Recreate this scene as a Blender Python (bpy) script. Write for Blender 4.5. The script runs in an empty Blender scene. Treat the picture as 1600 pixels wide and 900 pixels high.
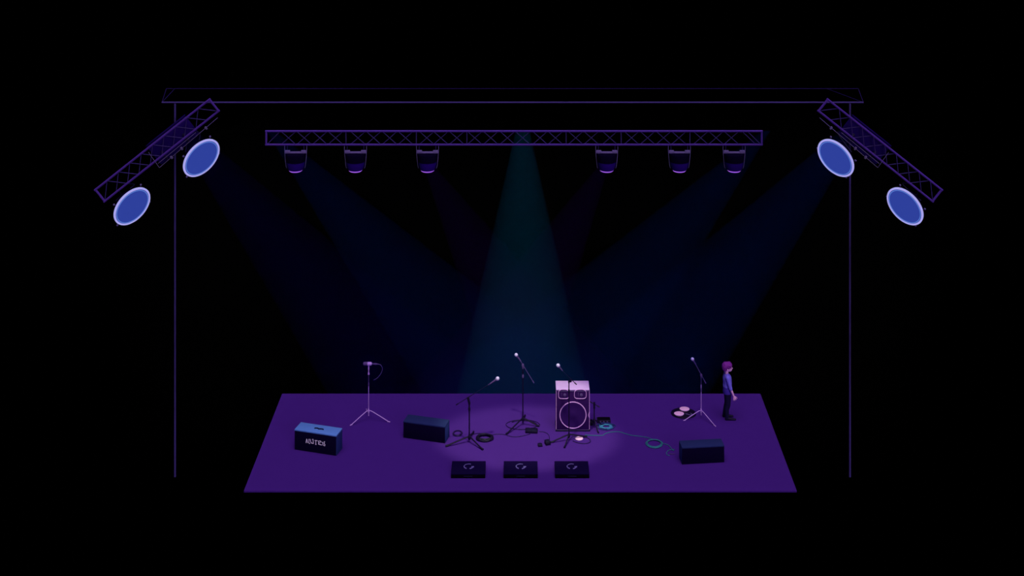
import bpy, bmesh, math, random
from mathutils import Vector, Matrix
random.seed(4)
SC = bpy.context.scene
COL = SC.collection
PI = math.pi
# ------------------------------------------------------------------ camera
F, H, VX, VY, D0 = 2000.0, 19.1, 814.0, -345.0, 37.0     # focal px, camera height, vanishing point, depth of world origin
cam = bpy.data.cameras.new('camera'); camo = bpy.data.objects.new('camera', cam); COL.objects.link(camo)
camo.location = (0, -D0, H); camo.rotation_euler = (PI/2, 0, 0)
cam.sensor_width = 36; cam.lens = F/1600*36
cam.shift_x = -(VX-800)/1600; cam.shift_y = -(450-VY)/1600
cam.clip_end = 200
SC.camera = camo

def P(x, y, d):
    return Vector(((x-VX)*d/F, d-D0, H-(y-VY)*d/F))
def G(x, y, z=0.0):
    return P(x, y, F*(H-z)/(y-VY))

# ------------------------------------------------------------------ materials
def lin(c):
    c /= 255.0
    return c/12.92 if c <= .04045 else ((c+.055)/1.055)**2.4
def rgb(r, g, b, k=1.0):
    return tuple(min(1, lin(v)*k) for v in (r, g, b))
MATS = {}
def mat(name, col, rough=.7, metal=0.0, var=.08, scale=6.0, spec=.2):
    m = bpy.data.materials.new(name); m.use_nodes = True
    nt = m.node_tree; b = nt.nodes['Principled BSDF']
    tc = nt.nodes.new('ShaderNodeTexCoord'); no = nt.nodes.new('ShaderNodeTexNoise'); no.inputs['Scale'].default_value = scale
    nt.links.new(tc.outputs['Object'], no.inputs['Vector'])
    mx = nt.nodes.new('ShaderNodeMix'); mx.data_type = 'RGBA'
    mx.inputs[6].default_value = (*[c*(1-var) for c in col], 1); mx.inputs[7].default_value = (*[min(1, c*(1+var)) for c in col], 1)
    nt.links.new(no.outputs['Fac'], mx.inputs[0]); nt.links.new(mx.outputs[2], b.inputs['Base Color'])
    b.inputs['Roughness'].default_value = rough; b.inputs['Metallic'].default_value = metal
    b.inputs['Specular IOR Level'].default_value = spec
    MATS[name] = m
    return m
def emit(name, col, strength=1.0):
    m = bpy.data.materials.new(name); m.use_nodes = True
    b = m.node_tree.nodes['Principled BSDF']
    b.inputs['Base Color'].default_value = (0, 0, 0, 1); b.inputs['Specular IOR Level'].default_value = 0
    b.inputs['Emission Color'].default_value = (*col, 1); b.inputs['Emission Strength'].default_value = strength
    MATS[name] = m
    return m
K = 2.1
M_deck = mat('deck_paint', rgb(48, 20, 95, K), .85, var=.03, scale=3, spec=0)
M_truss = mat('truss_paint', rgb(60, 32, 118, 1.75), .7, spec=.1)
M_trussd = mat('brace_paint', rgb(50, 36, 98, 1.25), .7, spec=.1)
M_faint = mat('faint_paint', rgb(28, 16, 62, 1.7), .8, spec=.05)
M_pole = mat('pole_paint', rgb(52, 38, 98, 1.75), .7, spec=.1)
M_black = mat('black_metal', rgb(12, 3, 34, 1.6), .5)
M_dark = mat('dark_plastic', rgb(12, 4, 44, 1.4), .6)
M_lav = mat('lavender_metal', rgb(168, 122, 206, 1.35), .6, spec=.1)
M_violet = mat('violet_metal', rgb(86, 58, 126, 1.05), .6, spec=.1)
M_mhead = mat('pale_grille', (.58, .40, .92), .7, spec=.1)
M_navytop = mat('navy_carpet', rgb(30, 36, 86, 1.45), .9, spec=.05)
M_navyside = mat('navy_side', rgb(22, 28, 76, 2.6), .9, spec=.05)
M_grille = mat('grille_cloth', rgb(6, 0, 30, 1.6), .95, spec=.05)
M_bluelid = mat('blue_lid', rgb(72, 106, 180, 1.75), .8, spec=.1)
M_caselid = mat('case_lid', rgb(14, 2, 52, 1.1), .7, spec=.05)
M_case = mat('case_body', rgb(5, 0, 16, 1.1), .8, spec=.05)
M_emblem = mat('emblem_paint', rgb(92, 76, 150, 1.5), .6)
M_letter = mat('letter_paint', (.85, .72, 1.0), .6)
M_spk = mat('speaker_front', rgb(27, 5, 52, 2.6), .8, spec=.05)
M_spktop = mat('speaker_top_paint', rgb(200, 148, 245, .95), .6)
M_spktrim = mat('speaker_trim', rgb(158, 104, 204, 2.1), .6)
M_spkcone = mat('speaker_cone', rgb(28, 6, 58, 2.6), .8, spec=.05)
M_cable = mat('black_cable', rgb(30, 8, 70, 1.2), .6)
M_teal = mat('teal_cable', rgb(38, 92, 116, 1.4), .6)
M_teal2 = mat('bright_teal_cable', rgb(44, 96, 150, 1.35), .6)
M_pink = mat('pink_enamel', rgb(220, 150, 242, 1.6), .6)
M_hbody = mat('lamp_housing', rgb(8, 1, 34, 1.0), .9, spec=.02)
M_hrefl = mat('lamp_snout', rgb(26, 3, 88, 2.0), .9, spec=.02)
M_bracket = mat('bracket_metal', rgb(92, 74, 134, 1.6), .5)
M_box = mat('control_box_paint', rgb(16, 1, 62, 1.9), .8, spec=.05)
M_rail = mat('rail_metal', rgb(74, 60, 104, 1.8), .5)
M_skin = mat('skin', (.92, .42, .90), .6)
M_hair = mat('plum_hair', rgb(92, 20, 116, 1.8), .7)
M_shirt = mat('violet_shirt', rgb(80, 68, 168, 2.4), .85)
M_shirt2 = mat('dark_violet_cloth', rgb(50, 30, 128, 2.1), .85)
M_trous = mat('dark_trousers', rgb(12, 2, 48, 1.5), .9)
M_shoe = mat('dark_shoe', rgb(12, 2, 40, 1.3), .6)
M_eye = mat('eye_dark', rgb(20, 5, 40), .3)
M_lens = emit('blue_lens_light', (lin(46), lin(64), lin(156)))
M_ring = emit('pale_rim_glow', (lin(168), lin(164), lin(236)))  # metal rim; the lens light falling on it is put in as emission
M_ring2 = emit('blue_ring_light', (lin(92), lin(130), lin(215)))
M_glow = emit('violet_lens_light', (lin(158), lin(88), lin(232)), 1.0)

# ------------------------------------------------------------------ mesh helpers
def nb(): return bmesh.new()
def frame_of(t):
    t = t.normalized(); u = Vector((0, 0, 1)) if abs(t.z) < .9 else Vector((1, 0, 0))
    a = t.cross(u).normalized(); return a, t.cross(a).normalized()
def tube(bm, pts, r, n=8, closed=False):
    pts = [Vector(p) for p in pts]; N = len(pts)
    rs = r if isinstance(r, (list, tuple)) else [r]*N
    rings = []; a = None
    for i, p in enumerate(pts):
        if closed: t = pts[(i+1) % N]-pts[i-1]
        else: t = pts[min(i+1, N-1)]-pts[max(i-1, 0)]
        t.normalize()
        if a is None: a, b = frame_of(t)
        else:
            a = (a-t*a.dot(t)); a = a.normalized() if a.length > 1e-6 else frame_of(t)[0]
            b = t.cross(a)
        rings.append([bm.verts.new(p+(a*math.cos(2*PI*k/n)+b*math.sin(2*PI*k/n))*rs[i]) for k in range(n)])
    for i in range(N if closed else N-1):
        A, B = rings[i], rings[(i+1) % N]
        for k in range(n):
            bm.faces.new((A[k], A[(k+1) % n], B[(k+1) % n], B[k]))
    if not closed:
        bm.faces.new(rings[0][::-1]); bm.faces.new(rings[-1])
    return bm
def box(bm, c, s, R=None, bev=0.0):
    c = Vector(c); R = R or Matrix.Identity(3)
    vs = [bm.verts.new(c+R @ Vector((sx*s[0]/2, sy*s[1]/2, sz*s[2]/2))) for sx in (-1, 1) for sy in (-1, 1) for sz in (-1, 1)]
    fs = [bm.faces.new([vs[i] for i in q]) for q in ((0, 1, 3, 2), (4, 6, 7, 5), (0, 4, 5, 1), (2, 3, 7, 6), (0, 2, 6, 4), (1, 5, 7, 3))]
    if bev:
        es = list({e for f in fs for e in f.edges})
        bmesh.ops.bevel(bm, geom=es, offset=bev, segments=2, affect='EDGES', profile=.5)
    return bm
def lathe(bm, prof, n=32, c=(0, 0, 0), R=None, sx=1, sy=1):
    """profile of (radius, height) revolved round the local z axis"""
    c = Vector(c); R = R or Matrix.Identity(3); rings = []
    for r, z in prof:
        if r < 1e-5: rings.append([bm.verts.new(c+R @ Vector((0, 0, z)))])
        else: rings.append([bm.verts.new(c+R @ Vector((r*sx*math.cos(2*PI*k/n), r*sy*math.sin(2*PI*k/n), z))) for k in range(n)])
    for A, B in zip(rings, rings[1:]):
        for k in range(n):
            if len(A) == 1 and len(B) == 1: continue
            if len(A) == 1: bm.faces.new((A[0], B[k], B[(k+1) % n]))
            elif len(B) == 1: bm.faces.new((A[k], A[(k+1) % n], B[0]))
            else: bm.faces.new((A[k], A[(k+1) % n], B[(k+1) % n], B[k]))
    if len(rings[0]) > 1: bm.faces.new(rings[0][::-1])
    if len(rings[-1]) > 1: bm.faces.new(rings[-1])
    return bm
def ring(bm, R, r, n=40, m=8, c=(0, 0, 0), M=None, sx=1, sy=1):
    c = Vector(c); M = M or Matrix.Identity(3)
    return tube(bm, [c+M @ Vector((R*sx*math.cos(2*PI*k/n), R*sy*math.sin(2*PI*k/n), 0)) for k in range(n)], r, m, True)
def spline(pts, sub=8, closed=False):
    pts = [Vector(p) for p in pts]; N = len(pts); out = []
    g = (lambda i: pts[i % N]) if closed else (lambda i: pts[max(0, min(N-1, i))])
    for i in range(N if closed else N-1):
        p0, p1, p2, p3 = g(i-1), g(i), g(i+1), g(i+2)
        for k in range(sub):
            t = k/sub
            out.append(.5*((2*p1)+(p2-p0)*t+(2*p0-5*p1+4*p2-p3)*t*t+(3*p1-p0-3*p2+p3)*t**3))
    if not closed: out.append(pts[-1])
    return out
def obj(name, bm, m, parent=None, label=None, smooth=True, loc=None):
    bmesh.ops.recalc_face_normals(bm, faces=bm.faces[:])
    me = bpy.data.meshes.new(name); bm.to_mesh(me); bm.free()
    return link(name, me, m, parent, label, smooth, loc)
def link(name, me, m, parent=None, label=None, smooth=True, loc=None):
    me.materials.clear(); me.materials.append(m)
    if smooth:
        me.shade_smooth()
        me.set_sharp_from_angle(angle=math.radians(35))
    o = bpy.data.objects.new(name, me); COL.objects.link(o)
    if parent: o.parent = parent
    if loc is not None: o.location = loc
    if label: o['label'] = label
    return o
def thing(name, label, cat, loc=(0, 0, 0), rz=0, group=None):
    o = bpy.data.objects.new(name, None); COL.objects.link(o)
    o.empty_display_size = .1; o.location = loc; o.rotation_euler = (0, 0, rz)
    tag(o, label, cat, group); return o
def tag(o, label, cat, group=None):
    o['label'] = label; o['category'] = cat
    if group: o['group'] = group
    return o
def align(n, up=None):
    """matrix whose z axis is n"""
    n = Vector(n).normalized(); a, b = frame_of(n)
    if up is not None:
        b = (Vector(up)-n*Vector(up).dot(n)).normalized(); a = b.cross(n)
    return Matrix((a, b, n)).transposed()

# ------------------------------------------------------------------ stage deck
bm = nb()
c4 = [G(441, 615), G(1188, 615), G(1245, 767), G(381, 767)]
tv = [bm.verts.new(p) for p in c4]; lv = [bm.verts.new(p-Vector((0, 0, .04))) for p in c4]
bm.faces.new(tv[::-1]); bm.faces.new(lv)
for i in range(4): bm.faces.new((tv[i], tv[(i+1) % 4], lv[(i+1) % 4], lv[i]))
o = obj('floor', bm, M_deck, smooth=False); o['kind'] = 'structure'
o['label'] = 'purple stage deck under the lights'

# ------------------------------------------------------------------ roof frame and its two poles
DC = F*H/(745-VY)
ztop = P(0, 160, DC).z
for x, side in ((273.5, 'left'), (1328, 'right')):
    b = P(x, 745, DC)
    t = thing('support_pole', 'thin violet upright pole holding up the %s end of the roof frame' % side, 'pole', b, group='poles under the roof frame')
    obj('pole_tube', tube(nb(), [(0, 0, .012), (0, 0, ztop-.03)], .027, 10), M_pole, t)
    obj('foot_plate', box(nb(), (0, 0, .007), (.05, .05, .012)), M_pole, t)
DB = F*(H-ztop)/(138.5-VY)
fr = thing('roof_frame', 'wide faint violet roof frame lying across the tops of the two tall poles', 'frame', P(810, 160, DC))
o0 = fr.location
fl, frr, bl, brr = [p-o0 for p in (P(253, 160, DC), P(1349, 160, DC), P(260, 138.5, DB), P(1341, 138.5, DB))]
obj('front_chord', tube(nb(), [fl, frr], .022), M_pole, fr)
obj('rear_chord', tube(nb(), [bl, brr], .009), M_faint, fr)
for a, b in ((fl, bl), (frr, brr)): obj('end_strut', tube(nb(), [a, b], .011), M_faint, fr)
obj('diagonal_strut', tube(nb(), [fl, bl+Vector((.24, 0, 0))], .010), M_faint, fr)
obj('diagonal_strut', tube(nb(), [frr, brr-Vector((.9, 0, 0))+Vector((0, 0, 0))], .008), M_faint, fr)

# ------------------------------------------------------------------ ladder trusses
def ladder_truss(root, L, W, cells, struts, rc=.035, rb=.011, chordmat=None, crosses=None, half=.24):
    """flat ladder truss along local x, chords at z = 0 (lower) and z = W; X lacing between them"""
    for z in (0, W): obj('chord', tube(nb(), [(-rc, 0, z), (L+rc, 0, z)], rc, 10), chordmat, root)
    for x in (0, L): obj('end_strut', tube(nb(), [(x, 0, rc*.6), (x, 0, W-rc*.6)], rc, 10), chordmat, root)
    for x in struts: obj('upright', tube(nb(), [(x, 0, 0), (x, 0, W)], rb*1.25, 8), M_trussd, root)
    if crosses is not None:
        segs = [(x-half, x+half) for x in crosses]+[(x+half, x-half) for x in crosses]+[(.02, .45), (L-.02, L-.45), (L-.18, L-.62)]
        for a, b in segs:
            obj('brace', tube(nb(), [(a, .014 if a < b else -.014, 0), (b, .014 if a < b else -.014, W)], rb, 6), M_trussd, root)
        return
    s = L/cells
    for k in range(cells):
        x0, x1 = k*s, (k+1)*s
        if k == 0: dirs = ((x0, x1),)
        elif k == cells-1: dirs = ((x1, x0),)
        else: dirs = ((x0, x1), (x1, x0))
        for a, b in dirs:
            y = .014 if a < b else -.014
            obj('brace', tube(nb(), [(a, y, 0), (b, y, W)], rb, 6), M_trussd, root)
DT = 40.6
ST = F/DT
tb = P(416, 226, DT)
ct = thing('lighting_truss', 'long violet ladder truss hanging level over the stage with six small lamps below it', 'truss', tb)
LT = (1190-416)/ST; WT = 21/ST
ladder_truss(ct, LT, WT, 33, [(x-416)/ST for x in (540.5, 650.5, 729.5, 884.5, 970.5, 1078)], rc=.033, rb=.013, chordmat=M_truss,
             crosses=[(x-416)/ST for x in (451, 475.5, 500, 524.5, 559.5, 584, 609, 634, 667, 689, 714, 742, 767, 793, 817, 844, 868, 899.7, 924, 953, 987, 1012, 1037, 1061, 1095, 1119, 1143)])

# ------------------------------------------------------------------ six small hanging lamps
def hanging_lamp(x, label):
    p = P(x, 228, DT); t = thing('hanging_lamp', label, 'stage lamp', p, group='small lamps under the level truss')
    s = 1/ST
    zb = -9.5*s            # bracket bar
    for sg in (-1, 1):
        obj('yoke_arm', tube(nb(), spline([(sg*17.2*s, 0, .035), (sg*17.2*s, 0, zb), (sg*15.3*s, 0, -30*s), (sg*13.9*s, 0, -35*s)], 4), .008, 6), M_bracket, t)
        obj('hanger_bolt', tube(nb(), [(sg*13*s, 0, -.0), (sg*13*s, 0, zb)], .010, 6), M_trussd, t)
        obj('clamp_block', box(nb(), (sg*12.5*s, 0, zb+.03), (8*s, .10, .05), bev=.012), M_bracket, t)
    obj('bracket_bar', box(nb(), (0, 0, zb-.012), (34*s, .08, .05), bev=.01), M_bracket, t)
    b = nb()
    lathe(b, [(0, zb-.05), (15.0*s, zb-.05), (15.6*s, zb-.10), (15.0*s, -21*s), (14.6*s, -24*s), (0, -24*s)], 36)
    obj('housing', b, M_hbody, t)
    b = nb()
    lathe(b, [(0, -24.3*s), (14.4*s, -24.3*s), (13.8*s, -29*s), (12.6*s, -33.5*s), (11.0*s, -37.0*s), (0, -37.0*s)], 36)
    obj('snout', b, M_hrefl, t)
    b = nb()
    lathe(b, [(0, -37.2*s), (10.6*s, -37.2*s), (10.3*s, -38.3*s), (9.0*s, -39.3*s), (5*s, -39.8*s), (0, -40*s)], 36)
    obj('lens', b, M_glow, t, 'glowing violet lens')
for x, l in ((462, 'small violet-lensed lamp hanging at the left end of the level truss'),
             (555.5, 'small violet-lensed lamp second from the left end of the level truss'),
             (668, 'small violet-lensed lamp just left of the blue-green beam, third along the level truss'),
             (948, 'small violet-lensed lamp just right of the blue-green beam, fourth along the level truss'),
             (1061.5, 'small violet-lensed lamp second from the right end of the level truss'),
             (1147, 'small violet-lensed lamp hanging at the right end of the level truss')):
    hanging_lamp(x, l)

# ------------------------------------------------------------------ the two tilted side trusses with box, rail and round floodlights
DS = 34.3
SS = F/DS
NRM = {('l', 0): (.716, -.600, -.357), ('l', 1): (.740, -.587, -.329), ('r', 0): (-.714, -.603, -.356), ('r', 1): (-.738, -.590, -.328)}
def side_rig(sd):
    mx = (lambda x: x) if sd == 'l' else (lambda x: 1620.5-x)
    word = 'left' if sd == 'l' else 'right'
    sg = 1 if sd == 'l' else -1
    A, B = P(mx(163.5), 314.5, DS), P(mx(341.5), 173.5, DS)      # lower chord ends
    C = P(mx(147), 298.5, DS)
    ex = (B-A).normalized(); ez = (C-A); ez = (ez-ex*ez.dot(ex)).normalized(); ey = ez.cross(ex)
    R = Matrix((ex, ey, ez)).transposed()
    t = thing('tilted_truss', 'tilted violet ladder truss at the far %s carrying two blue floodlights' % word, 'truss', A)
    t.rotation_euler = R.to_euler()
    L = (B-A).length
    ladder_truss(t, L, (C-A).length, 10, [], rc=.030, rb=.011, chordmat=M_truss)
    # dark control box behind the truss
    bx = thing('control_box', 'dark indigo box fixed behind the middle of the %s tilted truss' % word, 'box', A+R @ Vector((1.74, sg*.06, -.14)))
    bx.rotation_euler = R.to_euler()
    obj('box_body', box(nb(), (.62, sg*.20, .27), (1.24, .30, .62), bev=.025), M_box, bx)
    obj('box_lid', box(nb(), (.62, sg*.20, .60), (1.26, .32, .03), bev=.01), M_box, bx)
    for u in (.25, .99): obj('hook_clamp', box(nb(), (u, sg*.03, .10), (.06, .05, .30), bev=.01), M_dark, bx)
    # thin double rail under the truss
    rl = thing('light_rail', 'thin grey double rail running under the upper half of the %s tilted truss' % word, 'rail')
    rp = [P(mx(x), y, DS-.12) for x, y in ((249, 262), (340, 184), (247, 255.5), (306, 207))]
    rl.location = rp[0]
    obj('rail_bar', tube(nb(), [rp[0]*0, rp[1]-rp[0]], .008, 6), M_rail, rl)
    obj('rail_bar', tube(nb(), [rp[2]-rp[0], rp[3]-rp[0]], .008, 6), M_rail, rl)
    obj('end_bracket', tube(nb(), [rp[0]*0, P(mx(232), 238, DS-.12)-rp[0]], .006, 6), M_rail, rl)
    for q in ((322, 200), (268, 246), (284, 232)):
        c = P(mx(q[0]), q[1], DS-.10)-rp[0]
        obj('rail_clip', box(nb(), c, (.05, .05, .09), R=R, bev=.01), M_rail, rl)
    # round floodlights
    for k, (cx, cy, rad, w2) in enumerate(((315, 247, .558, 'upper'), (206.7, 322.5, .546, 'lower'))):
        n = Vector(NRM[(sd, k)]).normalized(); cpos = P(mx(cx), cy, 34.0)
        up = (ez-n*ez.dot(n))
        M = align(n, up)
        f = thing('round_floodlight', 'round blue floodlight with a pale rim at the %s end of the %s tilted truss' % (w2, word), 'floodlight', cpos, group='round blue floodlights')
        def loc(p): return M @ Vector(p)
        b = nb(); lathe(b, [(0, -.34), (.20, -.34), (.34, -.27), (.47, -.10), (rad*.985, -.015), (rad*.985, -.003), (0, -.003)], 48, R=M)
        obj('housing', b, M_hbody, f)
        b = nb(); lathe(b, [(0, .0), (rad*.91, .0), (rad*.91, .006), (0, .010)], 64, R=M)
        obj('lens', b, M_lens, f, 'glowing blue lens')
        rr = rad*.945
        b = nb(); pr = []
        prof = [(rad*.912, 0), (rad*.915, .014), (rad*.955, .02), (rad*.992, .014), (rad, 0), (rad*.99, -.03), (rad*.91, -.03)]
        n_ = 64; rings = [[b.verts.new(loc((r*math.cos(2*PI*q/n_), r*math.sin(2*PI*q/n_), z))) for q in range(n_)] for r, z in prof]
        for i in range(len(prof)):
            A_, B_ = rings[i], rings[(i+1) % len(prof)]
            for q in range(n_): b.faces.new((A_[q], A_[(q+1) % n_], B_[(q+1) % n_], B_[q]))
        obj('rim', b, M_ring, f, 'pale rim lit by the lens')
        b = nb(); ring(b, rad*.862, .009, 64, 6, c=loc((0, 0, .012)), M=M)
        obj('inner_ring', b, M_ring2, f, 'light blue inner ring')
        # yoke to the truss: from the housing's back to the lower chord
        s0 = (cpos-A).dot(ex); att = A+ex*min(max(s0, .15), L-.15)-cpos-ez*.03
        for u in (-.16, .16):
            obj('yoke_arm', tube(nb(), spline([att+ex*u, att+ex*u*1.4-ez*.12+Vector((0, .12, 0)), loc((u*1.4, .28, -.28))], 4), .014, 6), M_dark, f)
        for a in (40, 128, 205, 262, 320):
            c = loc((math.cos(math.radians(a))*(rad+.05), math.sin(math.radians(a))*(rad+.05), -.05))
            kb = box(nb(), c, (.05, .05, .035), R=M, bev=.01)
            obj('knob', kb, M_rail, f)
            obj('clip_arm', tube(nb(), [c, loc((math.cos(math.radians(a))*(rad-.03), math.sin(math.radians(a))*(rad-.03), -.05))], .010, 5), M_dark, f)
side_rig('l'); side_rig('r')

# ------------------------------------------------------------------ boxes on the deck
def cabinet(name, label, cat, fl, frt, depth, h, lidmat, sidemat, group=None, label_part=None):
    """fl, frt: ground points of the front edge"""
    v = frt-fl; rz = math.atan2(v.y, v.x); W = v.length
    t = thing(name, label, cat, fl, rz, group)
    obj('cabinet', box(nb(), (W/2, depth/2+.012, (h-.042)/2), (W, depth-.024, h-.042), bev=.012), sidemat, t)
    obj('top_panel', box(nb(), (W/2, depth/2, h-.020), (W, depth, .040), bev=.008), lidmat, t)
    obj('front_grille', box(nb(), (W/2, .010, (h-.045)/2+.002), (W-.012, .02, h-.048), bev=.005), M_grille, t)
    return t, W
# labelled one on the left
h1 = .578
t, W1 = cabinet('equipment_case', 'black box with a bright blue top and white lettering at the left of the stage', 'box', G(460, 702.5), G(525.5, 712.5), .43, h1, M_bluelid, M_navyside)
obj('corner_trim', tube(nb(), [(W1-.004, .004, .01), (W1-.004, .004, h1-.03)], .006, 6), M_navytop, t)
def letter_pt(u, v):
    x, y = 472+u/36.36, 680+v/36.36
    s = (x-460.5)/65.5; q = (y-(671+10.5*s))/31.4
    return Vector((s*W1, -.004, h1*(1-q)))
strokes = {'letter_m': [[(250, 425), (290, 225), (340, 430)], [(412, 235), (415, 450), (465, 485)]],
           'letter_u': [[(480, 235), (540, 445), (670, 480), (652, 245), (610, 250)]],
           'letter_t': [[(755, 312), (895, 328)], [(800, 320), (812, 535)], [(785, 530), (835, 537)]],
           'letter_e': [[(1110, 410), (1070, 350), (955, 345), (968, 525)], [(968, 450), (1050, 435)], [(950, 510), (1140, 575)]],
           'letter_s': [[(1320, 400), (1280, 395), (1275, 480), (1335, 570), (1320, 620), (1260, 600)], [(1165, 430), (1200, 420), (1215, 580)]]}
for nm, ls in strokes.items():
    b = nb()
    for l in ls:
        pts = [letter_pt(*p) for p in l]
        for a, c in zip(pts, pts[1:]):
            d = c-a; R = Matrix((d.normalized(), Vector((0, 1, 0)), d.normalized().cross(Vector((0, 1, 0))))).transposed()
            box(b, (a+c)/2, (d.length+.010, .010, .016), R=R)
    obj(nm, b, M_letter, t, 'white letter')
b = nb()
hp = [(.60, .20), (.68, .215), (.73, .19), (.80, .205), (.86, .20)]
tube(b, spline([(x*1.0-.06, y, h1+.010) for x, y in hp], 4), .018, 6)
for q in (0, 2, -1): box(b, (hp[q][0]-.06, hp[q][1], h1+.003), (.035, .035, .01))
obj('lid_handle', b, M_grille, t, 'small dark handle on the blue top')
# the two plain monitor cabinets
t, W2 = cabinet('floor_monitor', 'plain dark navy box left of the boom stand, by the black coils', 'floor monitor', G(630, 684), G(695.5, 693), .42, .482, M_navytop, M_navyside)
t, W3 = cabinet('floor_monitor', 'plain dark navy box at the right, beside the green cable coil', 'floor monitor', G(1065.5, 726), G(1132, 722.5), .38, .475, M_navytop, M_navyside)

# three low flat cases at the front
def low_case(x, label):
    p = G(x, 747.5); t = thing('low_case', label, 'case', p, 0, 'three low cases at the front')
    W, Dp, h = .935, .65, .131
    obj('case_body', box(nb(), (0, Dp/2, h*.36), (W, Dp, h*.72), bev=.01), M_case, t)
    obj('case_lid', box(nb(), (0, Dp/2, h*.865), (W, Dp, h*.27), bev=.01), M_caselid, t)
    b = nb(); cy = Dp*.56
    arc = lambda a0, a1, n=14: [(.125*math.cos(math.radians(a0+(a1-a0)*i/n)), cy+.125*math.sin(math.radians(a0+(a1-a0)*i/n)), h+.002) for i in range(n+1)]
    tube(b, arc(60, 170), .008, 6); tube(b, arc(170, 245), .015, 6); tube(b, arc(285, 345), .015, 6); box(b, (.115, cy-.02, h+.003), (.075, .05, .008), bev=.002)
    obj('emblem', b, M_emblem, t, 'pale broken-ring emblem')
    b = nb(); box(b, (0, -.004, h*.45), (.24, .012, .018), bev=.003)
    obj('front_handle', b, M_dark, t)
    for sx in (-1, 1):
        obj('latch', box(nb(), (sx*W*.32, -.003, h*.62), (.05, .008, .03), bev=.002), M_case, t)
for x, l in ((731.3, 'low flat black case with a ring emblem, leftmost of the three along the stage front'),
             (813.5, 'low flat black case with a ring emblem, middle one of three along the stage front'),
             (894, 'low flat black case with a ring emblem, rightmost of the three along the stage front')):
    low_case(x, l)

# ------------------------------------------------------------------ the tall speaker
sp = thing('speaker_cabinet', 'tall dark purple speaker with a pale lilac top and one big ringed woofer', 'speaker', G(895, 674))
W, Dp, h = .984, .56, 1.222
obj('cabinet', box(nb(), (0, Dp/2+.012, .03+(h-.05)/2), (W, Dp-.024, h-.05), bev=.012), M_spk, sp)
obj('top_panel', box(nb(), (0, Dp/2, h-.012), (W, Dp, .024), bev=.006), M_spktop, sp, 'pale lilac top panel')
obj('front_baffle', box(nb(), (0, .008, .03+(h-.06)/2), (W-.03, .014, h-.07), bev=.004), M_spk, sp)
for sg in (-1, 1): obj('edge_trim', tube(nb(), [(sg*(W/2-.006), .0, .06), (sg*(W/2-.006), .0, h-.03)], .008, 6), M_spktrim, sp)
obj('plinth', box(nb(), (0, Dp/2, .015), (W+.03, Dp+.03, .03), bev=.006), M_dark, sp)
obj('bottom_trim', tube(nb(), [(-W/2+.02, -.004, .045), (W/2-.02, -.004, .045)], .006, 6), M_violet, sp)
Rf = align((0, -1, 0), (0, 0, 1))
zc = h-(634.5-595-14+14.5)/53.35     # woofer centre
zc = (674-648.5)/53.35
wf = obj('woofer', lathe(nb(), [(.375, -.002), (.375, .004), (.34, .010), (.30, .004), (.12, .002), (.10, .008), (.05, .014), (0, .016)], 48, c=(0.005, -.002, zc), R=Rf), M_spkcone, sp)
obj('woofer_ring', ring(nb(), .383, .014, 56, 8, c=(.005, -.008, zc), M=Rf), M_spktrim, wf, 'pale lilac ring')
for cx, w in ((-.265, .155), (.22, .175)):
    zz = (674-615.6)/53.35; hh = .135
    pts = []
    for k in range(40):
        a = 2*PI*k/40; c_, s_ = math.cos(a), math.sin(a)
        e = 2/(4.0 if s_ < 0 else 2.8)
        pts.append(Vector((cx+w*abs(c_)**e*(1 if c_ > 0 else -1), -.006, zz+hh*abs(s_)**e*(1 if s_ > 0 else -1))))
    b = nb(); vs = [b.verts.new(p+Vector((0, .004, 0))) for p in pts]; v2 = [b.verts.new(Vector((cx, .004, zz))+(p-Vector((cx, -.006, zz)))*.55+Vector((0, .0, 0))) for p in pts]
    for k in range(40): b.faces.new((vs[k], vs[(k+1) % 40], v2[(k+1) % 40], v2[k]))
    b.faces.new(v2)
    hn = obj('horn', b, M_spkcone, sp)
    obj('horn_ring', tube(nb(), pts, .009, 6, True), M_spktrim, hn, 'pale lilac outline')
    obj('horn_plug', lathe(nb(), [(.045, 0), (.04, .015), (0, .022)], 16, c=(cx+.03, -.0, zz-.03), R=Rf), M_violet, hn)
    obj('horn_vane', box(nb(), (cx-.06, -.002, zz-.01), (.012, .01, .10), bev=.003), M_violet, hn)
obj('badge_panel', box(nb(), (0, -.002, h-.043), (W-.10, .008, .028), bev=.003), M_violet, sp)
# handle lug on the right flank
obj('side_handle', tube(nb(), spline([(W/2-.004, -.006, zc+.09), (W/2-.03, -.012, zc), (W/2-.004, -.006, zc-.09)], 5), .010, 6), M_spktrim, sp)

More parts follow.
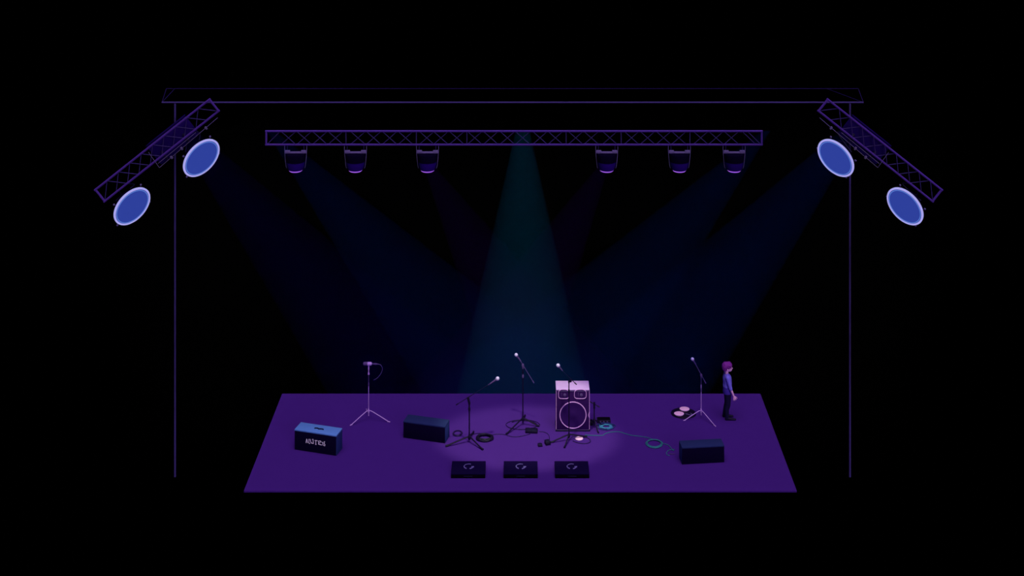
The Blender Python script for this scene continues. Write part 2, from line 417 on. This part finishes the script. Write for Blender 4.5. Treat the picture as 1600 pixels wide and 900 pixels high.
# ------------------------------------------------------------------ microphone stands
def mic_stand(name, label, base, z_hub, legs, z_top, m_leg, m_up, pivot=None, tail=None, tip=None, z_split=None, rleg=.016, rp=.013, zlow=.06, group='microphone stands'):
    t = thing(name, label, 'microphone stand', base, group=group)
    zs = z_split or z_top
    obj('column', tube(nb(), [(0, 0, zlow), (0, 0, zs)], rp, 8), m_leg, t)
    if z_split: obj('upper_tube', tube(nb(), [(0, 0, zs), (0, 0, z_top)], rp*.75, 8), m_up, t)
    obj('hub', lathe(nb(), [(0, z_hub-.07), (rp*1.8, z_hub-.07), (rp*2.3, z_hub-.02), (rp*2, z_hub+.02), (rp*1.2, z_hub+.06), (0, z_hub+.06)], 16), m_leg, t)
    for dx, dy in legs:
        v = Vector((dx, dy, 0)); 
        lg = obj('leg', tube(nb(), spline([(v.x*.04, v.y*.04, z_hub-.0), (v.x*.2, v.y*.2, z_hub*.93), (v.x, v.y, rleg)], 5), rleg, 6), m_leg, t)
        d = v.normalized()
        obj('rubber_foot', tube(nb(), [(v.x-d.x*.05, v.y-d.y*.05, rleg*1.25+.005), (v.x+d.x*.03, v.y+d.y*.03, rleg*1.25)], rleg*1.25, 8), m_leg, lg)
    zc = (z_hub+zs)*.5+.3*(zs-z_hub)
    obj('clutch', lathe(nb(), [(0, zc-.05), (rp*1.5, zc-.05), (rp*1.9, zc), (rp*1.3, zc+.05), (0, zc+.05)], 12), m_up, t)
    if tail is not None:
        bo = obj('boom_arm', tube(nb(), [tail, tip], .010, 7), m_up, t)
        tl = Vector(tail); dr = (Vector(tip)-tl).normalized()
        obj('counterweight', tube(nb(), [tl-dr*.01, tl+dr*.07], .017, 8), m_up, bo)
        obj('boom_knob', lathe(nb(), [(0, -.03), (.035, -.03), (.035, .03), (0, .03)], 14, c=pivot, R=align((0, 1, 0))), m_up, t)
        obj('swivel', tube(nb(), [(0, 0, z_top-.10), (0, 0, z_top-.03), Vector(pivot)], [rp*1.2, rp*1.9, rp*1.7], 8), m_up, t)
        obj('mic_clip', tube(nb(), [Vector(tip)-dr*.02, Vector(tip)+dr*.06], .018, 8), m_up, bo)
    return t
def microphone(label, tailp, headp, rhead=.05, mbody=None, mhead=None):
    a, b = Vector(tailp), Vector(headp)
    d = (b-a); L = d.length; R = align(d)
    t = thing('microphone', label, 'microphone', a, group='microphones on the stands')
    obj('handle', lathe(nb(), [(0, 0), (.014, 0), (.017, .02), (.024, L*.7), (.028, L-rhead*.9), (0, L-rhead*.9)], 14, R=R), mbody or M_violet, t)
    obj('grille', lathe(nb(), [(0, L-rhead), (rhead*.75, L-rhead*.85), (rhead, L-rhead*.1), (rhead*.92, L+rhead*.45), (rhead*.55, L+rhead*.85), (0, L+rhead)], 20, R=R), mhead or M_mhead, t, 'pale grille head')
    obj('collar', ring(nb(), rhead*.88, .006, 20, 6, c=R @ Vector((0, 0, L-rhead*.5)), M=R), M_violet, t)
    return t
def rel(base, x, y):      # point in the upright plane through the base, by its place in the photo
    d = base.y+D0
    return P(x, y, d)-base
# first: straight stand, level microphone
b1 = G(576, 655)
zh = lambda b, y: rel(b, VX, y).z
mic_stand('microphone_stand', 'pale straight stand with a level microphone, behind the blue-topped box', b1, zh(b1, 641.5), [(-.48, -.38), (.63, -.19), (-.13, .55)], zh(b1, 571), M_lav, M_violet, z_split=zh(b1, 598), rleg=.013, rp=.012, zlow=.10)
for o_ in [o for o in bpy.data.objects if o.type == 'MESH' and o.parent and o.parent.name == 'microphone_stand' and o.name.startswith('clutch')]: o_.location.z = .12
st = bpy.data.objects['microphone_stand']
obj('mic_clip', lathe(nb(), [(0, zh(b1, 585)), (.03, zh(b1, 585)), (.012, zh(b1, 580)), (.022, zh(b1, 577)), (.022, zh(b1, 574)), (.01, zh(b1, 570.5)), (0, zh(b1, 570.5))], 14), M_lav, st)
mb = b1+rel(b1, 581, 568.3)
mic = thing('microphone', 'level pale microphone lying on top of the straight stand at the left', 'microphone', mb, group='microphones on the stands')
e = b1+rel(b1, 567.5, 568.3)-mb; R = align(e); L = e.length
obj('handle', lathe(nb(), [(0, 0), (.035, 0), (.052, .03), (.052, L*.5), (0, L*.5)], 16, R=R), M_lav, mic)
obj('grille', lathe(nb(), [(0, L*.5), (.046, L*.5), (.050, L*.56), (.050, L*.93), (.036, L), (0, L)], 16, R=R), M_violet, mic)
c0, c1 = rel(b1, 583.5, 568.6)+b1-mb, rel(b1, 590.5, 568.8)+b1-mb
pl = obj('plug', tube(nb(), [Vector((0, 0, 0)), c0, c0+(c1-c0)*.5, c1], [.016, .02, .028, .012], 8), M_violet, mic)
obj('cable', tube(nb(), spline([b1+rel(b1, x, y)-mb for x, y in ((590, 568.6), (595, 570.5), (597.5, 576), (595.5, 583), (590, 590), (583.5, 594))], 6), .006, 6), M_bracket, mic)

# second: dark boom stand leaning right
b2 = G(733.3, 691)
tl, tp = rel(b2, 713, 632.5), rel(b2, 765, 600)
mic_stand('microphone_stand', 'black boom stand with its arm reaching up to the right, beside the plain left box', b2, zh(b2, 682.5), [(-.64, -.25), (.39, -.43), (.10, .52)], zh(b2, 628), M_black, M_black, pivot=rel(b2, 731.5, 622.5), tail=tl, tip=tp, rp=.019, rleg=.022)
microphone('pale-headed microphone at the end of the arm that reaches up to the right', b2+rel(b2, 763, 601.5), b2+rel(b2, 777.5, 591.5), .056)
# third: tall boom stand in the middle
b3 = G(817, 664)
mic_stand('microphone_stand', 'tallest black boom stand at centre stage, standing in a loop of cable', b3, zh(b3, 654), [(-.47, -.55), (.46, -.10), (.06, .5)], zh(b3, 571), M_black, M_violet, pivot=rel(b3, 817, 570.5), tail=rel(b3, 834, 598), tip=rel(b3, 813, 563.5), rp=.017, rleg=.021)
microphone('pale-headed microphone on the tallest stand at centre stage', b3+rel(b3, 814, 565), b3+rel(b3, 806.5, 554.5), .052)
# fourth: in front of the speaker
b4 = G(889, 688)
mic_stand('microphone_stand', 'black boom stand right in front of the tall speaker', b4, zh(b4, 679.5), [(-.50, -.14), (-.14, -.42), (.50, .17)], zh(b4, 594), M_black, M_black, pivot=rel(b4, 891.5, 595), tail=rel(b4, 900.5, 600.5), tip=rel(b4, 877, 577.5), rp=.016, rleg=.020)
microphone('pale-headed microphone pointing left above the tall speaker', b4+rel(b4, 879, 579.5), b4+rel(b4, 872, 571), .054)
# fifth: at the right by the person
b5 = G(1095.5, 653)
mic_stand('microphone_stand', 'pale-legged stand with a thin dark boom, between the person and the two pink pans', b5, zh(b5, 641.5), [(-.53, -.18), (.34, -.50), (.06, .5)], zh(b5, 586), M_lav, M_violet, pivot=rel(b5, 1095.5, 586), tail=rel(b5, 1102.5, 598.5), tip=rel(b5, 1086.5, 568.5), z_split=zh(b5, 601), rleg=.012, rp=.011, zlow=.08)
microphone('pale-headed microphone on the stand beside the person', b5+rel(b5, 1087.5, 570), b5+rel(b5, 1082, 561), .050)
# sixth: short stand beside the speaker
b6 = G(928.5, 668.5)
mic_stand('microphone_stand', 'short thin black stand close beside the right flank of the tall speaker', b6, zh(b6, 657), [(.26, .12), (.10, -.30), (-.03, .30)], zh(b6, 631), M_black, M_black, pivot=rel(b6, 928.5, 630.5), tail=rel(b6, 921.5, 627.5), tip=rel(b6, 934, 634.5), rp=.016, rleg=.016)

# ------------------------------------------------------------------ cables and small gear on the floor
def gp(pts, z=.014): return [G(x, y, z)+Vector((0, 0, 0)) for x, y in pts]
def cable(name, label, cat, pts, r, m, z=None, group=None, closed=False):
    z = z or r+.002
    w = spline(gp(pts, z), 8, closed); c = sum(w, Vector())/len(w); c.z = 0
    o = obj(name, tube(nb(), [p-c for p in w], r, 6, closed), m); o.location = c
    return tag(o, label, cat, group)
def coil(name, label, px, py, rx, ry, turns, r, m, jitter=.03, tailpts=(), group=None):
    c = G(px, py); s = F/(c.y+D0)
    RX = rx/s; RY = abs(G(px, py-ry).y-G(px, py+ry).y)/2
    w = []
    n = 28
    for k in range(int(n*turns)):
        a = 2*PI*k/n; q = 1-.24*(k/n/turns)+random.uniform(-jitter, jitter)*.6
        w.append(Vector((RX*q*math.cos(a), RY*q*math.sin(a), r+.003+min(1.6, (k/n)*.55)*r)))
    pre = [p-c for p in gp(tailpts, r+.003)]
    w = [*pre, *w]
    o = obj(name, tube(nb(), spline(w, 2), r, 6), m); o.location = c
    return tag(o, label, 'cable', group)
coil('coiled_cable', 'small black cable coil against the right end of the plain left box', 715, 678, 7.5, 4.6, 2, .014, M_cable)
coil('coiled_cable', 'thick black cable coil on the floor right of the boom stand near the left box', 757.5, 686, 13.2, 5.2, 6, .024, M_black, .05)
coil('coiled_cable', 'wide loose black cable ring lying around the foot of the centre stand', 816, 664.5, 27.5, 8.2, 1.45, .010, M_cable, .02)
cable('floor_cable', 'thin black cable running from the left boom stand to the centre stand', 'cable', [(736, 680), (745, 677.3), (757, 678), (766, 680), (776, 678.3), (788, 679), (800, 682.3), (812, 682), (823, 679.5), (829, 677.5)], .009, M_cable)
cable('floor_cable', 'thin black cable curving from the dark pedal down to the stand before the speaker', 'cable', [(842, 674.3), (850, 675), (856, 678), (858.5, 683), (858, 691)], .009, M_cable)
cable('floor_cable', 'black cable loop lying before the speaker around the pink plate', 'cable', [(893, 683), (902, 681.5), (913, 682.5), (921, 686), (922, 690.5), (915, 693), (904, 692), (895, 689)], .011, M_cable)
# pedals and plugs
def pedal(label, px, py, w, d_, h_, rz, knobs=3):
    t = thing('effects_pedal', label, 'pedal', G(px, py), rz, 'small black gear on the floor')
    obj('pedal_body', box(nb(), (0, 0, h_*.45+.002), (w, d_, h_*.9), bev=.012), M_black, t)
    obj('treadle', box(nb(), (0, -d_*.12, h_*.94), (w*.8, d_*.55, h_*.14), bev=.006), M_dark, t)
    for k in range(knobs):
        obj('knob', lathe(nb(), [(.014, 0), (.014, .02), (0, .022)], 10, c=((k-(knobs-1)/2)*w*.28, d_*.33, h_*.88)), M_cable, t)
    return t
pedal('wide black pedal at the right foot of the centre stand', 830.5, 674.8, .36, .20, .08, -.06)
pedal('black pedal at the left foot of the stand before the speaker', 855.5, 694, .15, .16, .11, .3, 2)
pedal('tiny black pedal lying furthest left before the speaker stand', 843.8, 696.8, .13, .12, .06, .1, 2)
pedal('small black box at the right flank of the tall speaker, behind the short stand', 924, 663.2, .10, .16, .12, 0, 2)
pb = thing('power_box', 'flat black box behind the small blue-green cable coil beside the speaker', 'box', G(943.5, 661.5))
obj('box_body', box(nb(), (0, .10, .045), (.40, .20, .085), bev=.012), M_black, pb)
obj('box_lid', box(nb(), (0, .10, .094), (.36, .17, .012), bev=.004), M_case, pb)
for k in (-.1, 0, .1): obj('socket', lathe(nb(), [(.02, 0), (.02, .012), (0, .012)], 12, c=(k, .0, .05), R=Rf), M_violet, pb)
coil('coiled_cable', 'small bright blue-green cable coil beside the tall speaker', 947, 667.6, 9.5, 3.2, 5, .011, M_teal2, .45)
coil('coiled_cable', 'faint dark blue cable ring lying around the bright blue-green coil', 946.5, 667.2, 15.5, 6.0, 1.5, .011, M_navyside, .03)
cable('extension_cable', 'long thin green cable trailing from the speaker to the green coil', 'cable', [(914, 679.6), (926, 680.3), (941, 680.3), (946, 677.5), (954, 675.3), (966, 674.6), (977, 677.5), (986, 680), (999, 681.6), (1010, 683.3), (1020, 686.6)], .0085, M_teal)
coil('coiled_cable', 'green cable coil in front of the right box, at the end of the long cable', 1022.3, 694.4, 13.5, 7.0, 3, .013, M_teal, .03)
cable('connector_cable', 'short green cable from the green coil into the right box', 'cable', [(1037.5, 693.5), (1044, 695.5), (1048.5, 700), (1052, 704), (1053.5, 701.5)], .010, M_teal)
cable('connector_cable', 'tiny hooked green cable end beside the right box', 'cable', [(1052, 702.5), (1045, 703.5), (1041.3, 707.5), (1043, 711), (1046.5, 711.5)], .010, M_teal)
cable('connector_cable', 'tiny straight violet cable touching the left end of the right box', 'cable', [(1046.5, 708.6), (1050, 709.3), (1054.5, 709.2)], .010, M_violet)
pd = thing('oval_plate', 'small pale pink oval plate lying in the cable loop before the speaker', 'plate', G(905, 686.3))
obj('plate_disc', lathe(nb(), [(0, .004), (.10, .004), (.115, .02), (.10, .028), (0, .03)], 28, sy=.95), M_pink, pd)
obj('plate_rim', ring(nb(), .106, .006, 28, 6, c=(0, 0, .026), sy=.95), M_lav, pd)

# dark mat with two pink pans
mt = thing('pedal_mat', 'black oval mat under two pink pans beside the pale stand at the right', 'mat', G(1068, 646.4))
obj('mat_pad', lathe(nb(), [(0, .002), (.36, .002), (.38, .012), (.36, .022), (0, .024)], 40, sy=.86), M_black, mt)
obj('mat_edge', ring(nb(), .365, .010, 40, 6, c=(0, 0, .020), sy=.86), M_dark, mt)
for px, py, l in ((1069.6, 640.6, 'pale pink pan on the rear half of the black oval mat'), (1061, 648, 'pale pink pan on the front half of the black oval mat')):
    p = G(px, py, .026); t = thing('drum_pad', l, 'pad', p, group='two pink pans on the mat')
    obj('pad_head', lathe(nb(), [(0, .0), (.12, .0), (.15, .03), (.145, .04), (.12, .045), (0, .048)], 32, sy=.86), M_pink, t)
    obj('pad_rim', ring(nb(), .146, .007, 32, 6, c=(0, 0, .034), sy=.86), M_lav, t)
o = obj('short_cable', tube(nb(), spline([G(x, y, .034)-G(1078, 647, .0) for x, y in ((1071, 646.5), (1075, 647.3), (1079, 648.6), (1081.5, 647), (1078.5, 645.6))], 6), .008, 6), M_bracket); o.location = G(1078, 647, 0)
tag(o, 'short grey cable curled on the right side of the black oval mat', 'cable')

# ------------------------------------------------------------------ person
def blob_mesh(chains, voxel=.008, smooth=4, ell=()):
    """chains of (point, radius): swept spheres joined into one continuous skin"""
    b = nb()
    def ball(p, r, sc=(1, 1, 1)):
        g = bmesh.ops.create_icosphere(b, subdivisions=2, radius=1)
        for v in g['verts']: v.co = Vector(p)+Vector((v.co.x*r*sc[0], v.co.y*r*sc[1], v.co.z*r*sc[2]))
    for ch in chains:
        for (p, r, *s), (q, r2, *s2) in zip(ch, ch[1:]):
            p, q = Vector(p), Vector(q); s = Vector(s[0] if s else (1, 1, 1)); s2 = Vector(s2[0] if s2 else (1, 1, 1))
            n = max(2, int((q-p).length/(min(r, r2)*.35))+1)
            for i in range(n+1):
                t = i/n; ball(p.lerp(q, t), r+(r2-r)*t, s.lerp(s2, t))
    for p, r, s in ell: ball(p, r, s)
    me = bpy.data.meshes.new('tmp'); b.to_mesh(me); b.free()
    o = bpy.data.objects.new('tmp', me); COL.objects.link(o)
    m = o.modifiers.new('r', 'REMESH'); m.mode = 'VOXEL'; m.voxel_size = voxel
    s = o.modifiers.new('s', 'SMOOTH'); s.iterations = smooth; s.factor = .5
    dg = bpy.context.evaluated_depsgraph_get(); dg.update()
    out = bpy.data.meshes.new_from_object(o.evaluated_get(dg))
    bpy.data.objects.remove(o); bpy.data.meshes.remove(me)
    return out
pr = thing('person', 'person with short plum hair in a violet shirt and dark trousers, standing in profile', 'person', G(1137.5, 654))
# faces +x; right side (-y) towards the viewer
def hand(wr, side, tilt):
    """palm and five bent fingers hanging from the wrist"""
    w = Vector(wr); ch = []
    dn = Vector((.30, 0, -.954)); fw = Vector((.954, 0, .30)); 
    ch.append([(w, .025, (.9, .7, 1)), (w+dn*.07, .041, (1, .46, .9))])
    for k, (off, L) in enumerate(((.036, .070), (.012, .080), (-.012, .075), (-.036, .058))):
        a = w+dn*.08+fw*off
        k1 = a+dn*L*.5+fw*off*.16+Vector((0, side*.008, 0)); k2 = k1+dn*L*.32+Vector((-.006, -side*.014, 0)); k3 = k2+dn*L*.22+Vector((-.012, -side*.018, 0))
        ch.append([(a, .0098), (k1, .0088), (k2, .0080), (k3, .0070)])
    a = w+dn*.03+fw*.03
    ch.append([(a, .014), (a+fw*.036+dn*.030, .011), (a+fw*.046+dn*.066, .009)])
    return ch
shR, elR, wrR = (-.035, -.175, 1.29), (.045, -.215, .985), (.135, -.215, .775)
shL, elL, wrL = (-.035, .175, 1.29), (-.02, .215, .985), (.03, .21, .78)
body = []
for sh, el, wr, sd in ((shR, elR, wrR, -1), (shL, elL, wrL, 1)):
    body.append([(sh, .048), (el, .037), (Vector(el).lerp(Vector(wr), .35), .036), (wr, .024)])
    body += hand(wr, sd, 0)
for y, ank, toe in ((-.085, (-.035, -.10, .09), .2), (.085, (-.085, .10, .09), .2)):
    body.append([((-.01, y, .80), .085), ((-.015, y*1.05, .44), .055), ((-.055, y*1.1, .33), .054), (ank, .038)])
    body.append([(ank, .036), ((ank[0]-.02, ank[1], .045), .036)])
    body.append([((ank[0]-.03, ank[1], .045), .036, (1, .9, 1)), ((ank[0]+.12, ank[1], .04), .036, (1, 1.1, .8))])
body.append([((-.02, 0, .82), .115, (.8, 1.05, .8)), ((-.015, 0, 1.0), .12, (.8, 1.05, 1)), ((-.03, 0, 1.22), .14, (.8, 1.15, 1)), ((-.05, 0, 1.33), .06, (1, 1.6, .8))])
body.append([((-.055, 0, 1.30), .058), ((-.03, 0, 1.43), .052)])
head = [((-.03, 0, 1.555), .135, (1, .82, .95)), ((.03, 0, 1.50), .098, (1, .80, 1.0)), ((.065, 0, 1.445), .045, (1, .95, .8)), ((.108, 0, 1.452), .014, (1, 1.7, .7)),
        ((.132, 0, 1.498), .016, (1.2, .8, .9)), ((.118, 0, 1.525), .013, (1, .8, 1.8)), ((.112, 0, 1.470), .011, (1, 2.0, .55)),
        ((-.03, -.112, 1.50), .026, (.8, .45, 1.2)), ((-.03, .112, 1.50), .026, (.8, .45, 1.2))]
link('body', blob_mesh(body, .0045, 3, head), M_skin, pr)
for s in (-1, 1):
    obj('eye', lathe(nb(), [(0, -.006), (.013, -.003), (.013, .003), (0, .006)], 12, c=(.104, s*.044, 1.522), R=align((.85, s*.5, 0))), M_eye, pr)
    obj('eyebrow', tube(nb(), [(.108, s*.026, 1.555), (.100, s*.058, 1.553)], .005, 5), M_hair, pr)
# hair: cap, back mass, fringe locks
hair = [[((-.055, 0, 1.565), .138, (1.0, .90, .93)), ((-.03, 0, 1.60), .118, (1.12, .96, .80))]]
for a in range(-4, 5):
    y = a*.030
    hair.append([((.03, y*.95, 1.655-abs(a)*.008), .036), ((.090-abs(a)*.006, y*1.0, 1.625), .030), ((.116-abs(a)*.010, y*1.0, 1.585), .018)])
for s in (-1, 1):
    for dx, zt, rr in ((.045, 1.575, .022), (-.0, 1.53, .026), (-.07, 1.475, .034), (-.11, 1.485, .036)):
        hair.append([((dx*.6-.02, s*.085, 1.62), .045), ((dx, s*.110, 1.57), .034), ((dx-.005, s*.108, zt), rr*.6)])
for y in (-.07, -.035, 0, .035, .07):
    hair.append([((-.12, y, 1.58), .052), ((-.145, y, 1.52), .040), ((-.115, y, 1.455), .022)])
link('hair', blob_mesh(hair, .009, 4), M_hair, pr, 'short plum-coloured hair')
# shirt: trunk, short sleeves
shirt = [[((-.025, 0, .985), .150, (.88, 1.12, .6)), ((-.015, 0, 1.06), .148, (.90, 1.10, 1)), ((-.025, 0, 1.20), .155, (.86, 1.18, 1)), ((-.045, 0, 1.315), .078, (1.1, 1.9, .7))],
         [((-.05, 0, 1.33), .068, (1, 1.1, .6)), ((-.045, 0, 1.345), .062, (1, 1.1, .4))]]
for sh, el, wr in ((shR, elR, wrR), (shL, elL, wrL)):
    m_ = Vector(sh).lerp(Vector(el), 1.0)
    shirt.append([(sh, .070), (Vector(sh).lerp(Vector(el), .5), .063), (m_, .056)])
link('shirt', blob_mesh(shirt, .010, 4), M_shirt, pr, 'violet short-sleeved shirt')
obj('shirt_hem', lathe(nb(), [(.115, .765), (.124, .76), (.134, .79), (.130, .93), (.125, .965), (.10, .965)], 36, c=(-.018, 0, 0), sy=1.28), M_shirt2, pr, 'darker violet lower shirt')
link('collar', blob_mesh([[((-.055, 0, 1.352), .058, (1, 1, .3)), ((-.05, 0, 1.362), .056, (1, 1, .3))]], .008, 2), M_shirt2, pr)
tr = [[((-.02, 0, .83), .125, (.86, 1.18, .6)), ((-.02, 0, .76), .125, (.9, 1.18, .7))]]
for y, ank in ((-.085, (-.035, -.10, .085)), (.085, (-.085, .10, .085))):
    tr.append([((-.015, y*.85, .77), .105), ((-.015, y*1.02, .45), .078), ((-.05, y*1.05, .32), .072), ((ank[0]-.01, ank[1], .10), .056)])
link('trousers', blob_mesh(tr, .010, 4), M_trous, pr, 'dark slim trousers')
for ax, ay in ((-.035, -.10), (-.085, .10)):
    link('shoe', blob_mesh([[((ax-.03, ay, .050), .046, (1, .9, 1)), ((ax+.02, ay, .055), .048, (1, .9, 1.1)), ((ax+.13, ay, .038), .044, (1, 1, .8)), ((ax+.235, ay, .028), .028, (1.1, 1.2, .8))],
                           [((ax-.05, ay, .016), .016, (1, 2.2, 1)), ((ax+.24, ay, .016), .016, (1, 2.0, 1))]], .008, 3), M_shoe, pr)

# ------------------------------------------------------------------ haze in the air behind and above the deck, lit by the beams
DBK = F*H/(615-VY)+.02
zt = P(0, 203, 41.5).z
prof = [(34.6, 7.4), (34.6, 9.1), (38.6, 9.2), (40.9, zt+.12), (45.5, zt-1.0), (45.5, -3.2), (DBK, -3.2), (DBK, .0)]
bm = nb(); L_ = [bm.verts.new((-12.5, d-D0, z)) for d, z in prof]; R_ = [bm.verts.new((12.5, d-D0, z)) for d, z in prof]
bm.faces.new(L_); bm.faces.new(R_[::-1])
for i in range(len(prof)): bm.faces.new((L_[i], R_[i], R_[(i+1) % len(prof)], L_[(i+1) % len(prof)]))
hm = bpy.data.materials.new('thin_haze'); hm.use_nodes = True
nt = hm.node_tree; nt.nodes.remove(nt.nodes['Principled BSDF'])
vs = nt.nodes.new('ShaderNodeVolumeScatter'); vs.inputs['Density'].default_value = .00015; vs.inputs['Anisotropy'].default_value = 0
nt.links.new(vs.outputs[0], nt.nodes['Material Output'].inputs['Volume'])
hz = obj('haze', bm, hm, smooth=False); hz['kind'] = 'stuff'; tag(hz, 'thin smoky haze over the stage showing the light beams', 'haze')

# ------------------------------------------------------------------ light
def beam(name, p0, p1, half, col, power, blend=.06):
    l = bpy.data.lights.new(name, 'SPOT'); l.spot_size = 2*math.radians(half); l.spot_blend = blend; l.shadow_soft_size = 0.0
    l.color = col; l.energy = power
    l.use_nodes = True; n = l.node_tree; em = n.nodes['Emission']
    fo = n.nodes.new('ShaderNodeLightFalloff'); fo.inputs['Strength'].default_value = 1.0
    n.links.new(fo.outputs['Linear'], em.inputs['Strength'])
    o = bpy.data.objects.new(name, l); COL.objects.link(o)
    o.location = p0; d = (p1-p0)
    o.rotation_euler = d.to_track_quat('-Z', 'Y').to_euler()
    return o
DBM = 41.3
def flat_beam(name, ax, ay, sl, sr, col, power, blend=.06):
    """apex and the two edge slopes dx/dy as seen in the photo, in the upright plane behind the truss"""
    a0, a1 = math.atan(sl), math.atan(sr); m = math.tan((a0+a1)/2)
    return beam(name, P(ax, ay, DBM), P(ax+m*440, ay+440, DBM+2.2), math.degrees(abs(a1-a0)/2), col, power, blend)
BK = 2.67
flat_beam('centre_beam', 816.5, 155, -.2137, .2137, (.0, .46, 1.0), .118e5*BK, .10)
flat_beam('blue_beam', 404, 184.5, .609, 1.279, (.0, .09, 1.0), .088e5*BK)
flat_beam('blue_beam', 1216, 184.5, -.609, -1.279, (.0, .11, 1.0), .088e5*BK)
flat_beam('violet_beam', 652, 230, .327, .878, (.22, .0, 1.0), .036e5*BK)
flat_beam('violet_beam', 960, 230, -.30, -.83, (.22, .0, 1.0), .036e5*BK)
beam('side_beam', P(244, 153, 35.3), P(634, 611, 43.4), 8.2, (.03, .0, 1.0), .052e5*BK)
beam('side_beam', P(1376, 153, 35.3), P(986, 611, 43.4), 8.2, (.0, .09, 1.0), .10e5*BK)

def sun(name, d, e, col, ang):
    l = bpy.data.lights.new(name, 'SUN'); l.energy = e; l.color = col; l.angle = math.radians(ang)
    o = bpy.data.objects.new(name, l); COL.objects.link(o); o.rotation_euler = Vector(d).to_track_quat('-Z', 'Y').to_euler()
sun('overhead_fill', (0, .25, -1), 1.5, (.98, .90, 1.0), 50)  # added sun for even light on the deck, no such source on stage
sun('front_fill', (-.42, 1, -.32), .8, (.95, .85, 1.0), 30)  # added fill sun that brightens front faces, no lamp behind it
# soft pool at centre stage from an unseen spot placed near the roof frame
l = bpy.data.lights.new('centre_pool', 'SPOT'); l.energy = 3500; l.color = (.72, 1.0, .42); l.spot_blend = .35; l.shadow_soft_size = .25
pc = G(824, 685); src = Vector((pc.x, -2.75, 10.1)); dd = (pc-src).length
l.spot_size = 2*math.atan(2.55/dd)
o = bpy.data.objects.new('centre_pool', l); COL.objects.link(o); o.location = src
q = (pc-src).to_track_quat('-Z', 'Y'); o.rotation_euler = q.to_euler()
o.scale = (1.13, .76, 1)

w = bpy.data.worlds.new('dark'); SC.world = w; w.use_nodes = True
w.node_tree.nodes['Background'].inputs['Color'].default_value = (0, 0, 0, 1)
w.node_tree.nodes['Background'].inputs['Strength'].default_value = 0
vset = SC.view_settings
vset.view_transform = 'Standard'; vset.look = 'None'; vset.exposure = 0; vset.gamma = 1; vset.use_curve_mapping = False
SC.cycles.volume_bounces = 0
